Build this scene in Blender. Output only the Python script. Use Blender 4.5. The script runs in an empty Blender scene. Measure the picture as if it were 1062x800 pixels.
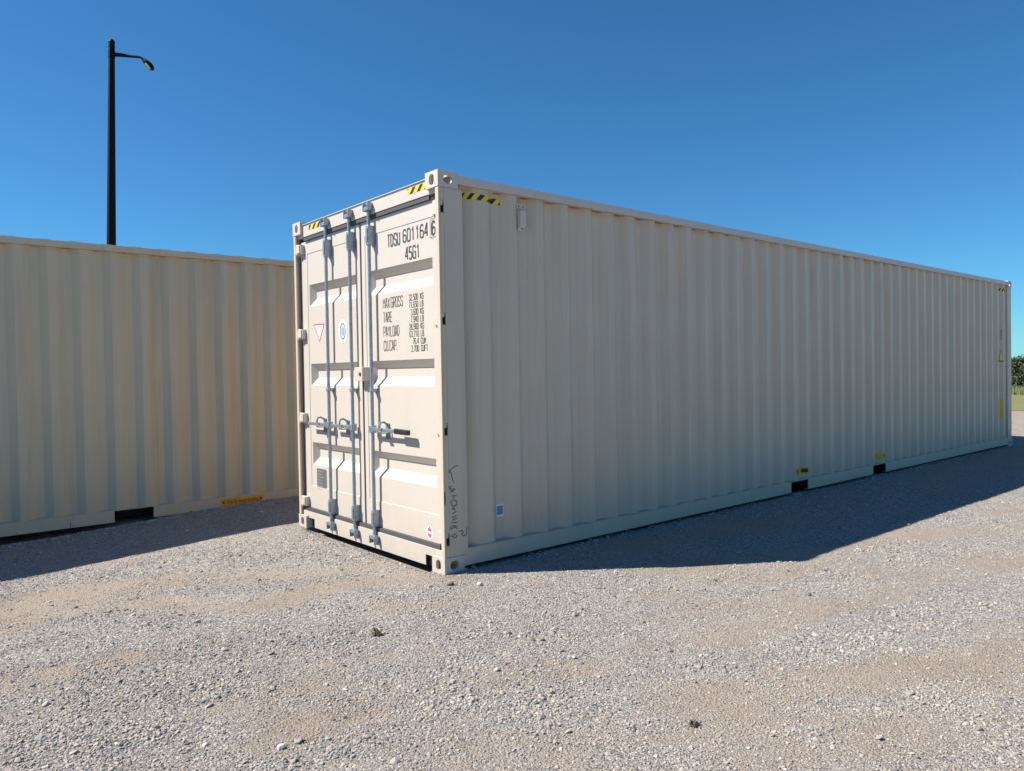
import bpy, bmesh, math, random
import numpy as np
from mathutils import Vector, Matrix
R = math.radians
random.seed(7); rng = np.random.default_rng(11)
scene = bpy.context.scene
C = scene.collection

# ---------------------------------------------------------------- camera
cam_d = bpy.data.cameras.new('camera'); cam = bpy.data.objects.new('camera', cam_d); C.objects.link(cam)
cam_d.sensor_width = 36; cam_d.lens = 776.44 / 1062 * 36
cam_d.clip_start = 0.05; cam_d.clip_end = 3000
YAW, PITCH, ROLL = -0.701307, -0.018037, 0.016847
Mr = (Matrix.Rotation(YAW, 4, 'Z') @ Matrix.Rotation(PITCH, 4, 'X') @ Matrix.Rotation(ROLL, 4, 'Y') @ Matrix.Rotation(R(90), 4, 'X'))
cam.matrix_world = Matrix.Translation((-3.05608, -4.39643, 1.44748)) @ Mr
scene.camera = cam
CX, CY = -3.05608, -4.39643

# ---------------------------------------------------------------- sky, sun, exposure
SUN = Vector((-2.18, 1.56, 2.896)).normalized()
w = bpy.data.worlds.new('World'); scene.world = w; w.use_nodes = True
nt = w.node_tree; nt.nodes.clear()
sky = nt.nodes.new('ShaderNodeTexSky'); sky.sky_type = 'NISHITA'; sky.sun_disc = False
sky.sun_elevation = math.asin(SUN.z); sky.sun_rotation = math.atan2(SUN.x, SUN.y)
sky.altitude = 500; sky.air_density = 1.0; sky.dust_density = 0.0; sky.ozone_density = 2.0
hs = nt.nodes.new('ShaderNodeMix'); hs.data_type = 'RGBA'; hs.blend_type = 'MULTIPLY'; hs.inputs[0].default_value = 1
hs.inputs[7].default_value = (0.43, 1.01, 1.42, 1)      # deep clear blue of the photograph's sky
bg = nt.nodes.new('ShaderNodeBackground'); bg.inputs[1].default_value = 0.050
ow = nt.nodes.new('ShaderNodeOutputWorld')
nt.links.new(sky.outputs[0], hs.inputs[6]); nt.links.new(hs.outputs[2], bg.inputs[0]); nt.links.new(bg.outputs[0], ow.inputs[0])
sd = bpy.data.lights.new('sun', 'SUN'); sd.energy = 5.0; sd.angle = R(0.5); sd.color = (1.0, 0.93, 0.84)
so = bpy.data.objects.new('sun', sd); C.objects.link(so)
so.rotation_euler = (-SUN).to_track_quat('-Z', 'Y').to_euler()
scene.view_settings.view_transform = 'Standard'; scene.view_settings.look = 'None'
scene.view_settings.gamma = 1; scene.view_settings.use_curve_mapping = False
scene.view_settings.exposure = 0.8
scene.render.engine = 'CYCLES'

# ---------------------------------------------------------------- materials
def mat(name, col, rough=0.5, metal=0.0, emis=None):
    m = bpy.data.materials.new(name); m.use_nodes = True
    b = m.node_tree.nodes['Principled BSDF']
    b.inputs['Base Color'].default_value = (*col, 1); b.inputs['Roughness'].default_value = rough
    b.inputs['Metallic'].default_value = metal
    return m
def N(m, t, **kw):
    n = m.node_tree.nodes.new(t)
    for k, v in kw.items(): setattr(n, k, v)
    return n
def L(m, a, b): m.node_tree.links.new(a, b)
def mixc(m, fac, a, b, blend='MIX'):
    n = N(m, 'ShaderNodeMix', data_type='RGBA', blend_type=blend)
    for s, v in ((n.inputs[0], fac), (n.inputs[6], a), (n.inputs[7], b)):
        if isinstance(v, (int, float)): s.default_value = v
        elif isinstance(v, tuple): s.default_value = (*v, 1)
        else: L(m, v, s)
    return n.outputs[2]
def ramp(m, src, stops, interp='LINEAR'):
    n = N(m, 'ShaderNodeValToRGB'); n.color_ramp.interpolation = interp
    el = n.color_ramp.elements
    while len(el) < len(stops): el.new(0.5)
    for e, (p, c) in zip(el, stops):
        e.position = p; e.color = (*c, 1) if isinstance(c, tuple) else (c, c, c, 1)
    L(m, src, n.inputs[0]); return n.outputs[0]
def noise(m, vec, scale, detail=4, rough=0.55, dist=0.0):
    n = N(m, 'ShaderNodeTexNoise'); n.inputs['Scale'].default_value = scale
    n.inputs['Detail'].default_value = detail; n.inputs['Roughness'].default_value = rough
    n.inputs['Distortion'].default_value = dist
    L(m, vec, n.inputs['Vector']); return n.outputs[0]
def mapping(m, scale=(1, 1, 1), rot=(0, 0, 0), coord='Object'):
    tc = N(m, 'ShaderNodeTexCoord'); mp = N(m, 'ShaderNodeMapping')
    mp.inputs['Scale'].default_value = scale; mp.inputs['Rotation'].default_value = rot
    L(m, tc.outputs[coord], mp.inputs['Vector']); return mp.outputs[0]
def bump(m, h, strength, dist):
    n = N(m, 'ShaderNodeBump'); n.inputs['Strength'].default_value = strength; n.inputs['Distance'].default_value = dist
    L(m, h, n.inputs['Height']); L(m, n.outputs[0], m.node_tree.nodes['Principled BSDF'].inputs['Normal'])

def paint(name, col, dirtcol, top_tint=0.0, rough=0.42, streak=0.5):
    """sprayed steel paint: faint mottling, vertical run-off streaks, a little road dust low down, patchy orange tint below the top rail"""
    m = mat(name, col, rough); b = m.node_tree.nodes['Principled BSDF']
    o = mapping(m)
    n1 = noise(m, o, 2.3, 5, 0.6)
    c = mixc(m, ramp(m, n1, [(0.35, 0.0), (0.75, 0.35)]), col, tuple(x * y for x, y in zip(col, (0.93, 0.90, 0.86))))
    st = noise(m, mapping(m, (9, 9, 0.55)), 1.0, 5, 0.62)
    c = mixc(m, ramp(m, st, [(0.52, 0.0), (0.78, streak)]), c, dirtcol)
    sm = noise(m, o, 38, 3, 0.7)
    c = mixc(m, ramp(m, sm, [(0.66, 0.0), (0.78, 0.28)]), c, dirtcol)
    sx = N(m, 'ShaderNodeSeparateXYZ'); L(m, o, sx.inputs[0])
    lo = N(m, 'ShaderNodeMapRange'); lo.inputs[1].default_value = 0.55; lo.inputs[2].default_value = 0.0
    lo.inputs[3].default_value = 0.0; lo.inputs[4].default_value = 0.5; L(m, sx.outputs[2], lo.inputs[0])
    mu = N(m, 'ShaderNodeMath', operation='MULTIPLY'); L(m, lo.outputs[0], mu.inputs[0]); L(m, noise(m, o, 6, 5, 0.65), mu.inputs[1])
    c = mixc(m, mu.outputs[0], c, (0.33, 0.29, 0.24))
    if top_tint:
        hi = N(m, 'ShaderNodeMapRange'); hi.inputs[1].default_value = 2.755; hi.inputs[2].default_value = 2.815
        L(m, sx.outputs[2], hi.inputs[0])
        sn = ramp(m, noise(m, mapping(m, (5, 5, 2)), 1.0, 3), [(0.42, 0.0), (0.6, top_tint)])
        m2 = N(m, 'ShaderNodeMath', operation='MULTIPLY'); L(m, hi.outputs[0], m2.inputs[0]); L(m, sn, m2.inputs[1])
        c = mixc(m, m2.outputs[0], c, (0.52, 0.33, 0.13))  # patchy orange mixed in, stronger towards the top of the wall
    L(m, c, b.inputs['Base Color'])
    L(m, ramp(m, n1, [(0.3, rough - .06), (0.8, rough + .12)]), b.inputs['Roughness'])
    big = noise(m, mapping(m, (1, 1, .8)), 3.1, 2)
    bump(m, big, 0.12, 0.010)
    return m
M = {}
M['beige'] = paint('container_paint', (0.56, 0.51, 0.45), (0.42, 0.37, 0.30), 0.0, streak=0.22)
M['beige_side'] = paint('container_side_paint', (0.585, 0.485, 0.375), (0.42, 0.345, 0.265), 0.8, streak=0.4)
M['tan'] = paint('weathered_tan_paint', (0.545, 0.465, 0.335), (0.34, 0.28, 0.20), 0.0, 0.5, streak=0.5)
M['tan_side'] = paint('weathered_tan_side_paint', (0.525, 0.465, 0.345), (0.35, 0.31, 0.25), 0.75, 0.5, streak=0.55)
M['rubber'] = mat('gasket_rubber', (0.07, 0.072, 0.078), 0.6)
M['dark'] = mat('hollow_dark_steel', (0.02, 0.02, 0.02), 0.8)
M['ink'] = mat('stencil_ink', (0.045, 0.05, 0.05), 0.6)
M['marker'] = mat('marker_ink', (0.03, 0.03, 0.035), 0.5)
M['white'] = mat('sticker_white', (0.75, 0.75, 0.73), 0.4)
M['red'] = mat('sticker_red', (0.62, 0.04, 0.06), 0.4)
M['pink'] = mat('sticker_pink', (0.60, 0.10, 0.22), 0.4)
M['blue'] = mat('sticker_blue', (0.04, 0.13, 0.33), 0.4)
M['midblue'] = mat('sticker_mid_blue', (0.10, 0.20, 0.42), 0.4)
M['steelblue'] = mat('sticker_grey_blue', (0.32, 0.40, 0.52), 0.4)
M['yellow'] = mat('sticker_yellow', (0.72, 0.44, 0.03), 0.45)
M['black'] = mat('sticker_black', (0.02, 0.02, 0.018), 0.5)
M['midgrey'] = mat('plate_print_grey', (.30, .30, .31), .5)
M['plate'] = mat('data_plate_metal', (0.17, 0.17, 0.18), 0.5, 0.3)
M['grip'] = mat('handle_grip_rubber', (0.02, 0.02, 0.022), 0.5)
def galv():
    m = mat('galvanised_steel', (0.36, 0.41, 0.47), 0.42, 0.55); b = m.node_tree.nodes['Principled BSDF']
    v = N(m, 'ShaderNodeTexVoronoi'); v.inputs['Scale'].default_value = 60; L(m, mapping(m), v.inputs['Vector'])
    L(m, mixc(m, v.outputs['Color'], (0.23, 0.29, 0.35), (0.36, 0.41, 0.46)), b.inputs['Base Color']); return m
M['galv'] = galv()
def hazard():
    m = mat('hazard_stripe_tape', (0.7, 0.5, 0.02), 0.5); b = m.node_tree.nodes['Principled BSDF']
    tc = N(m, 'ShaderNodeTexCoord'); s = N(m, 'ShaderNodeSeparateXYZ'); L(m, tc.outputs['Object'], s.inputs[0])
    a = N(m, 'ShaderNodeMath', operation='SUBTRACT'); L(m, s.outputs[0], a.inputs[0]); L(m, s.outputs[1], a.inputs[1])
    c = N(m, 'ShaderNodeMath', operation='SUBTRACT'); L(m, a.outputs[0], c.inputs[0]); L(m, s.outputs[2], c.inputs[1])
    d = N(m, 'ShaderNodeMath', operation='MULTIPLY'); L(m, c.outputs[0], d.inputs[0]); d.inputs[1].default_value = 1 / 0.098
    f = N(m, 'ShaderNodeMath', operation='FRACT'); L(m, d.outputs[0], f.inputs[0])
    g = N(m, 'ShaderNodeMath', operation='GREATER_THAN'); L(m, f.outputs[0], g.inputs[0]); g.inputs[1].default_value = 0.52
    L(m, mixc(m, g.outputs[0], (0.80, 0.56, 0.015), (0.018, 0.016, 0.015)), b.inputs['Base Color']); return m
M['hazard'] = hazard()

# ---------------------------------------------------------------- helpers
def tag(o, label=None, cat=None, group=None, kind=None):
    if label: o['label'] = label
    if cat: o['category'] = cat
    if group: o['group'] = group
    if kind: o['kind'] = kind
    return o
def empty(name, loc, rz=0):
    o = bpy.data.objects.new(name, None); C.objects.link(o); o.location = loc; o.rotation_euler = (0, 0, rz)
    o.empty_display_size = 0.3; return o
class MB:
    def __init__(s): s.bm = bmesh.new()
    def face(s, pts):
        return s.bm.faces.new([s.bm.verts.new(p) for p in pts])
    def box(s, x0, x1, y0, y1, z0, z1):
        v = [s.bm.verts.new((x, y, z)) for x in (x0, x1) for y in (y0, y1) for z in (z0, z1)]
        for f in ((0, 1, 3, 2), (4, 6, 7, 5), (0, 4, 5, 1), (2, 3, 7, 6), (0, 2, 6, 4), (1, 5, 7, 3)):
            s.bm.faces.new([v[i] for i in f])
        return s
    def prism(s, poly, ax, a0, a1):
        """poly: 2d points in the two other axes, swept along axis ax"""
        def P(p, a):
            q = list(p); q.insert(ax, a); return q
        A = [s.bm.verts.new(P(p, a0)) for p in poly]; B = [s.bm.verts.new(P(p, a1)) for p in poly]
        n = len(poly)
        for i in range(n): s.bm.faces.new((A[i], A[(i + 1) % n], B[(i + 1) % n], B[i]))
        s.bm.faces.new(A[::-1]); s.bm.faces.new(B); return s
    def tube(s, pts, r, n=12, cap=True):
        pts = [Vector(p) for p in pts]; rs = r if isinstance(r, (list, tuple)) else [r] * len(pts)
        prev = None; ref = None
        for i, p in enumerate(pts):
            d = (pts[min(i + 1, len(pts) - 1)] - pts[max(i - 1, 0)]).normalized()
            if ref is None: ref = d.orthogonal().normalized()
            u = (ref - d * ref.dot(d)).normalized(); ref = u; v = d.cross(u)
            ring = [s.bm.verts.new(p + (u * math.cos(t) + v * math.sin(t)) * rs[i]) for t in [2 * math.pi * k / n for k in range(n)]]
            if prev:
                for k in range(n): s.bm.faces.new((prev[k], prev[(k + 1) % n], ring[(k + 1) % n], ring[k]))
            elif cap: s.bm.faces.new(ring[::-1])
            prev = ring
        if cap: s.bm.faces.new(prev)
        return s
    def build(s, name, m, parent=None, bevel=0, smooth=False, seg=2, norm=True):
        if norm: bmesh.ops.recalc_face_normals(s.bm, faces=s.bm.faces)
        me = bpy.data.meshes.new(name); s.bm.to_mesh(me); s.bm.free()
        o = bpy.data.objects.new(name, me); C.objects.link(o)
        if m: me.materials.append(m)
        if smooth:
            for p in me.polygons: p.use_smooth = True
            me.set_sharp_from_angle(angle=R(40))
        if bevel:
            b = o.modifiers.new('bevel', 'BEVEL'); b.width = bevel; b.segments = seg; b.limit_method = 'ANGLE'; b.angle_limit = R(40)
            b.harden_normals = False
        if parent: o.parent = parent
        return o

# strips drawn on a surface: pts are (u, v); P(u, v, off) -> 3d
def stroke(mb, pts, wd, P, off):
    n = len(pts); pts = [Vector(p) for p in pts]; Lp, Rp = [], []
    for i in range(n):
        if i == 0: d1 = d2 = (pts[1] - pts[0]).normalized()
        elif i == n - 1: d1 = d2 = (pts[-1] - pts[-2]).normalized()
        else: d1 = (pts[i] - pts[i - 1]).normalized(); d2 = (pts[i + 1] - pts[i]).normalized()
        t = (d1 + d2); t = t.normalized() if t.length > 1e-6 else d1
        nn = Vector((-t.y, t.x)); k = 1 / max(0.45, nn.dot(Vector((-d1.y, d1.x))))
        Lp.append(pts[i] + nn * wd / 2 * k); Rp.append(pts[i] - nn * wd / 2 * k)
    for i in range(n - 1):
        mb.face([P(*Lp[i], off), P(*Rp[i], off), P(*Rp[i + 1], off), P(*Lp[i + 1], off)])
# narrow stencil capitals on a 1 x 2 cell
O_ = [(.5, 0), (.15, 0), (0, .2), (0, 1.8), (.15, 2), (.85, 2), (1, 1.8), (1, .2), (.85, 0), (.5, 0)]
G = {
'T': [[(0, 2), (1, 2)], [(.5, 1.9), (.5, 0)]], 'D': [[(0, 0), (0, 2), (.55, 2), (1, 1.55), (1, .45), (.55, 0), (.08, 0)]],
'S': [[(1, 1.6), (1, 1.8), (.8, 2), (.2, 2), (0, 1.8), (0, 1.3), (.2, 1.08), (.8, .92), (1, .7), (1, .2), (.8, 0), (.2, 0), (0, .2), (0, .4)]],
'U': [[(0, 2), (0, .2), (.2, 0), (.8, 0), (1, .2), (1, 2)]], '0': [O_], 'O': [O_],
'6': [[(1, 1.7), (.8, 2), (.3, 2), (0, 1.6), (0, .2), (.2, 0), (.8, 0), (1, .2), (1, .9), (.8, 1.1), (.08, 1.1)]],
'9': [[(0, .3), (.2, 0), (.7, 0), (1, .4), (1, 1.8), (.8, 2), (.2, 2), (0, 1.8), (0, 1.1), (.2, .9), (.92, .9)]],
'1': [[(.15, 1.6), (.55, 2), (.55, 0)]], '4': [[(.75, 0), (.75, 2), (.6, 2), (0, .6), (.68, .6)], [(.82, .6), (1, .6)]],
'5': [[(.95, 2), (.08, 2), (.05, 1.15), (.75, 1.15), (1, .9), (1, .25), (.75, 0), (.2, 0), (0, .25)]],
'G': [[(1, 1.6), (.85, 2), (.2, 2), (0, 1.75), (0, .25), (.2, 0), (1, 0), (1, 1), (.55, 1)]],
'M': [[(0, 0), (0, 2), (.5, 1), (1, 2), (1, 0)]], 'A': [[(0, 0), (.4, 2), (.6, 2), (1, 0)], [(.2, .55), (.8, .55)]],
'X': [[(0, 0), (1, 2)], [(0, 2), (1, 0)]], 'R': [[(0, 0), (0, 2), (.8, 2), (1, 1.8), (1, 1.2), (.8, 1), (.08, 1)], [(.45, .94), (1, 0)]],
'E': [[(1, 2), (0, 2), (0, 0), (1, 0)], [(.08, 1), (.8, 1)]], 'P': [[(0, 0), (0, 2), (.8, 2), (1, 1.8), (1, 1.1), (.8, .9), (.08, .9)]],
'Y': [[(0, 2), (.5, 1), (1, 2)], [(.5, .92), (.5, 0)]], 'L': [[(0, 2), (0, 0), (1, 0)]],
'C': [[(1, 1.6), (.85, 2), (.2, 2), (0, 1.75), (0, .25), (.2, 0), (.85, 0), (1, .4)]],
'.': [[(.1, 0), (.1, .25)]], ',': [[(.2, .2), (.05, -.25)]], '7': [[(0, 2), (1, 2), (.35, 0)]],
'3': [[(0, 1.8), (.2, 2), (.8, 2), (1, 1.8), (1, 1.2), (.8, 1), (.3, 1)], [(.8, .95), (1, .8), (1, .2), (.8, 0), (.2, 0), (0, .2)]],
'2': [[(0, 1.6), (.2, 2), (.8, 2), (1, 1.8), (1, 1.3), (0, .1), (0, 0), (1, 0)]],
'8': [[(.5, 1), (.1, 1.2), (.1, 1.8), (.3, 2), (.7, 2), (.9, 1.8), (.9, 1.2), (.5, 1), (0, .75), (0, .2), (.2, 0), (.8, 0), (1, .2), (1, .75), (.56, 1)]],
'K': [[(0, 0), (0, 2)], [(1, 2), (.1, .9)], [(.3, 1.0), (1, 0)]], 'B': [[(0, 0), (0, 2), (.7, 2), (.9, 1.8), (.9, 1.3), (.7, 1.05), (.08, 1.05)], [(.7, 1.0), (1, .8), (1, .2), (.8, 0), (.08, 0)]],
'F': [[(0, 0), (0, 2), (1, 2)], [(.08, 1), (.8, 1)]],
}
def text(mb, s, u, v, w_, h, gap, sw, P, off0=0.0015, right=False):
    """u,v lower-left corner; u grows to the reader's right"""
    adv = w_ + gap
    if right: u = u - (sum(adv * (.55 if c in '.,' else 1) for c in s) - gap)
    k = 0
    for ch in s:
        for g in G.get(ch, []):
            stroke(mb, [(u + a * w_, v + b * h / 2) for a, b in g], sw, P, off0 + 0.0002 * (k % 3)); k += 1
        u += adv * (.55 if ch in '.,' else 1)
def ellipse(mb, u, v, a, b, P, off, n=28):
    mb.face([P(u + a * math.cos(2 * math.pi * k / n), v + b * math.sin(2 * math.pi * k / n), off) for k in range(n)])

# ---------------------------------------------------------------- corrugated walls
PITCH_ = 0.279; DEP = .048
def prof(x, x_first, lo, hi):
    """depth of the side corrugation at x: 0 on the outer flats, 0.036 on the inner ones"""
    if x < lo or x > hi: return 0.0
    t = (x - x_first) % PITCH_
    if x < x_first:                       # the sheet starts folded in behind the corner post
        return DEP if x < .262 else max(0.0, DEP * (1 - (x - .262) / .068))
    if t < .068: return DEP * t / .068
    if t < .138: return DEP
    if t < .206: return DEP * (1 - (t - .138) / .068)
    return 0.0
def breaks(x_first, lo, hi):
    xs = [lo, .262, .330, hi]; k = 0
    while x_first + k * PITCH_ < hi - .2:
        b = x_first + k * PITCH_; xs += [b, b + .068, b + .138, b + .206]; k += 1
    last = x_first + k * PITCH_
    return sorted(xs), last
X_FIRST, PAN_LO, PAN_HI = 0.474, 0.20, 11.99
_bx, PAN_LAST = breaks(X_FIRST, PAN_LO, PAN_HI)
def pd(x): return 0.0 if x >= PAN_LAST else prof(x, X_FIRST, PAN_LO, PAN_HI)
CREST = 0.027
def fitting(mb, sx, sy, sz, ox, oy, oz):
    """hollow corner casting, outer faces at ox,oy,oz and body running by sx,sy,sz away from them"""
    X, Y, Z = 0.178, 0.162, 0.118; t = 0.024
    def oval(w_, h, n=20):
        r = min(w_, h) / 2; pts = []
        for k in range(n):
            a = 2 * math.pi * k / n; c, s_ = math.cos(a), math.sin(a)
            pts.append((c * r + math.copysign(max(0, w_ / 2 - r), c), s_ * r + math.copysign(max(0, h / 2 - r), s_)))
        return pts
    def P(a, b, c): return (ox + sx * a, oy + sy * b, oz + sz * c)
    holes = {0: oval(.064, .084), 1: oval(.079, .064), 2: oval(.064, .1)}   # on x, y, z outer faces
    def shell(a0, a1, b0, b1, c0, c1, flip):
        lim = ((a0, a1), (b0, b1), (c0, c1))
        for ax in range(3):
            for side in (0, 1):
                o = [i for i in range(3) if i != ax]
                def P3(u, v, ax=ax, o=o, val=lim[ax][side]):
                    q = [0, 0, 0]; q[ax] = val; q[o[0]] = u; q[o[1]] = v; return P(*q)
                (u0, u1), (v0, v1) = lim[o[0]], lim[o[1]]
                rect = [mb.bm.verts.new(P3(u, v)) for u, v in ((u0, v0), (u1, v0), (u1, v1), (u0, v1))]
                if side == 1: mb.bm.faces.new(rect); continue
                dims = (X, Y, Z); cu, cv = dims[o[0]] / 2, dims[o[1]] / 2
                H = holes[ax]
                if ax == 0: H = [(p, q) for p, q in oval(.062, .080)]
                if ax == 1: H = [(p, q) for p, q in oval(.080, .064)]
                hv = [mb.bm.verts.new(P3(cu + p, cv + q)) for p, q in H]
                e = [mb.bm.edges.new((rect[i], rect[(i + 1) % 4])) for i in range(4)] + [mb.bm.edges.new((hv[i], hv[(i + 1) % len(hv)])) for i in range(len(hv))]
                bmesh.ops.triangle_fill(mb.bm, edges=e, use_beauty=True, use_dissolve=False)
    shell(0, X, 0, Y, 0, Z, 0)
    shell(t, X - t, t, Y - t, t, Z - t, 1)
    dims = (X, Y, Z)
    for ax, H in ((0, oval(.062, .080)), (1, oval(.080, .064)), (2, oval(.064, .1))):
        o = [i for i in range(3) if i != ax]; cu, cv = dims[o[0]] / 2, dims[o[1]] / 2
        ring = []
        for val in (0, t):
            r_ = []
            for p, q_ in H:
                q = [0, 0, 0]; q[ax] = val; q[o[0]] = cu + p; q[o[1]] = cv + q_
                r_.append(mb.bm.verts.new(P(*q)))
            ring.append(r_)
        for k in range(len(H)): mb.bm.faces.new((ring[0][k], ring[0][(k + 1) % len(H)], ring[1][(k + 1) % len(H)], ring[1][k]))
    bmesh.ops.remove_doubles(mb.bm, verts=mb.bm.verts, dist=0.0004)

LN, WD, HT = 12.192, 2.438, 2.896
def side_wall(y, s, m, parent, t=0.004):
    """corrugated sheet whose outer flats lie at y; s=+1: interior towards +y"""
    bx = [b for b in _bx if b <= PAN_LAST + 1e-6 or b == PAN_HI]
    mb = MB(); z0, z1 = 0.160, 2.815
    poly = [(b, y + s * (CREST + pd(b))) for b in bx] + [(b, y + s * (CREST + pd(b) + t)) for b in reversed(bx)]
    bm = mb.bm; n = len(poly)
    A = [bm.verts.new((p[0], p[1], z0)) for p in poly]; B = [bm.verts.new((p[0], p[1], z1)) for p in poly]
    for i in range(n): bm.faces.new((A[i], A[(i + 1) % n], B[(i + 1) % n], B[i]))
    h = n // 2
    for lay in (A, B):
        for i in range(h - 1): bm.faces.new((lay[i], lay[i + 1], lay[n - 2 - i], lay[n - 1 - i]))
    return mb.build('side_panel', m, parent)

def shell(root, mp, ms, pockets, hinge_z=None):
    # castings
    for ox, sx in ((0, 1), (LN, -1)):
        for oy, sy in ((0, 1), (WD, -1)):
            for oz, sz in ((0, 1), (HT, -1)):
                mb = MB(); fitting(mb, sx, sy, sz, ox, oy, oz)
                mb.build('corner_fitting', mp, root, bevel=0.010, seg=3)
    # posts
    z0, z1 = 0.119, HT - 0.119
    for ox, sx in ((0, 1), (LN, -1)):
        for oy, sy in ((0, 1), (WD, -1)):
            mb = MB()
            def bx(a0, a1, b0, b1, c0, c1):
                xs = sorted((ox + sx * a0, ox + sx * a1)); ys = sorted((oy + sy * b0, oy + sy * b1))
                mb.box(xs[0], xs[1], ys[0], ys[1], c0, c1)
            if ox == 0 and hinge_z:
                bx(0.004, .022, .004, .045, z0, z1)
                zz = [z0]
                for hz in hinge_z: zz += [hz - .045, hz + .045]
                zz.append(z1)
                for a, b_ in zip(zz[::2], zz[1::2]): bx(.0225, .052, .004, .020, a, b_)
                bx(.0525, .215, .004, .016, z0, z1); bx(.17, .2155, .0165, .10, z0, z1)
            else:
                bx(0.004, .16, .004, .016, z0, z1); bx(0.004, .016, .0165, .12, z0, z1); bx(.1605, .2, .004, .05, z0, z1)
            mb.build('corner_post', ms, root, bevel=0.004)
    # rails
    for oy, sy in ((0, 1), (WD, -1)):
        mb = MB()
        def yb(a, b_): return sorted((oy + sy * a, oy + sy * b_))
        y = yb(.004, .064); mb.box(.1785, LN - .1785, y[0], y[1], 2.816, 2.880)
        mb.build('top_rail', mp, root, bevel=0.004)
        mb = MB(); e = [.1785]
        for a, b_ in pockets: e += [a, b_]
        e.append(LN - .1785)
        for a, b_ in zip(e[::2], e[1::2]):
            y = yb(.008, .013); mb.box(a, b_, y[0], y[1], 0.035, 0.1505)
            y = yb(.0135, .06); mb.box(a, b_, y[0], y[1], 0.035, 0.040)
        y = yb(.008, .06); y = yb(.008, .085); mb.box(.1785, LN - .1785, y[0], y[1], 0.151, 0.160)
        mb.build('bottom_rail', ms, root, bevel=0.0015)
    for a, b_ in pockets:
        mb = MB()
        y0, y1 = .012, WD - .012
        mb.box(a - .004, a - .0005, y0, y1, .036, .150); mb.box(b_ + .0005, b_ + .004, y0, y1, .036, .150); mb.box(a, b_, y0, y1, .140, .150)
        mb.box(a, b_, y0 + .25, y1 - .25, .036, .139)
        mb.build('forklift_pocket', M['dark'], root)
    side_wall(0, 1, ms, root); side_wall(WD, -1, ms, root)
    # roof with cross corrugation; crest ends show just above the rail
    mb = MB(); x = 0.30; bm = mb.bm; rows = []
    xs = [(0.18, 0)]
    while x < LN - .45:
        xs += [(x, 0), (x + .03, 1), (x + .12, 1), (x + .15, 0)]; x += PITCH_
    xs.append((LN - .18, 0))
    ys = [(.04, 0), (.046, 1), (WD - .046, 1), (WD - .04, 0)]
    g = [[bm.verts.new((a, b_, 2.882 + .0085 * ka * kb)) for b_, kb in ys] for a, ka in xs]
    for i in range(len(xs) - 1):
        for j in range(3): bm.faces.new((g[i][j], g[i + 1][j], g[i + 1][j + 1], g[i][j + 1]))
    bmesh.ops.solidify(bm, geom=bm.faces[:], thickness=0.003)
    mb.build('roof_panel', mp, root)
    # floor boards
    MB().box(.07, LN - .07, .09, WD - .09, .161, .20).build('floor', M['dark'], root)
def end_wall(root, x, s, mp, ms):
    for a, b_ in ((2.80, 2.878), (.03, .150)): MB().box(*sorted((x + s * .006, x + s * .05)), .163, WD - .163, a, b_).build('end_rail', mp, root, bevel=.003)
    mb = MB(); pts = []; y = .122; P_ = (WD - .244) / 9
    for k in range(9):
        pts += [(y, 0), (y + .09, 0), (y + .15, .045), (y + .21, .045)]; y += P_
    pts.append((WD - .122, 0))
    for a, b_ in zip(pts[:-1], pts[1:]):
        q = [(x + s * (.012 + a[1]), a[0]), (x + s * (.012 + b_[1]), b_[0]), (x + s * (.016 + b_[1]), b_[0]), (x + s * (.016 + a[1]), a[0])]
        mb.prism(q, 2, .151, 2.799)
    mb.build('end_panel', ms, root)

# ---------------------------------------------------------------- main container
c1 = empty('shipping_container', (0, 0, 0))
tag(c1, 'long pale beige shipping container in front with sunlit closed doors at its near end', 'shipping container', 'shipping containers in the yard')
HZ = [0.25, 1.045, 1.84, 2.64]
P1 = [(4.757, 5.127), (6.795, 7.165)]
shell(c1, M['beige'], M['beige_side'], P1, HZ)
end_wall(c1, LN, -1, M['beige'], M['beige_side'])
# door header and sill
FX = 0.052
mb = MB(); mb.prism([(.046, 2.748), (WD - .046, 2.748), (WD - .046, 2.7775), (WD - .1625, 2.7775), (WD - .1625, 2.858), (.1625, 2.858), (.1625, 2.7775), (.046, 2.7775)], 0, .026, .10)
mb.box(.016, .05, .1625, WD - .1625, 2.858, 2.866)
mb.build('door_header', M['beige'], c1, bevel=.003)
mb = MB()
mb.prism([(.285, .018), (WD - .285, .018), (WD - .285, .098), (WD - .1625, .098), (WD - .1625, .160), (.1625, .160), (.1625, .098), (.285, .098)], 0, .026, .034)
mb.box(.034, .1, .1625, WD - .1625, .150, .160); mb.box(.026, .1, .046, .1622, .1195, .160); mb.box(.026, .1, WD - .1622, WD - .046, .1195, .160)
mb.build('door_sill', M['beige'], c1, bevel=.003)
mb = MB(); mb.box(.06, .09, .17, WD - .17, .012, .149)
mb.build('sill_backing', M['dark'], c1)
tilt = R(0)

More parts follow.
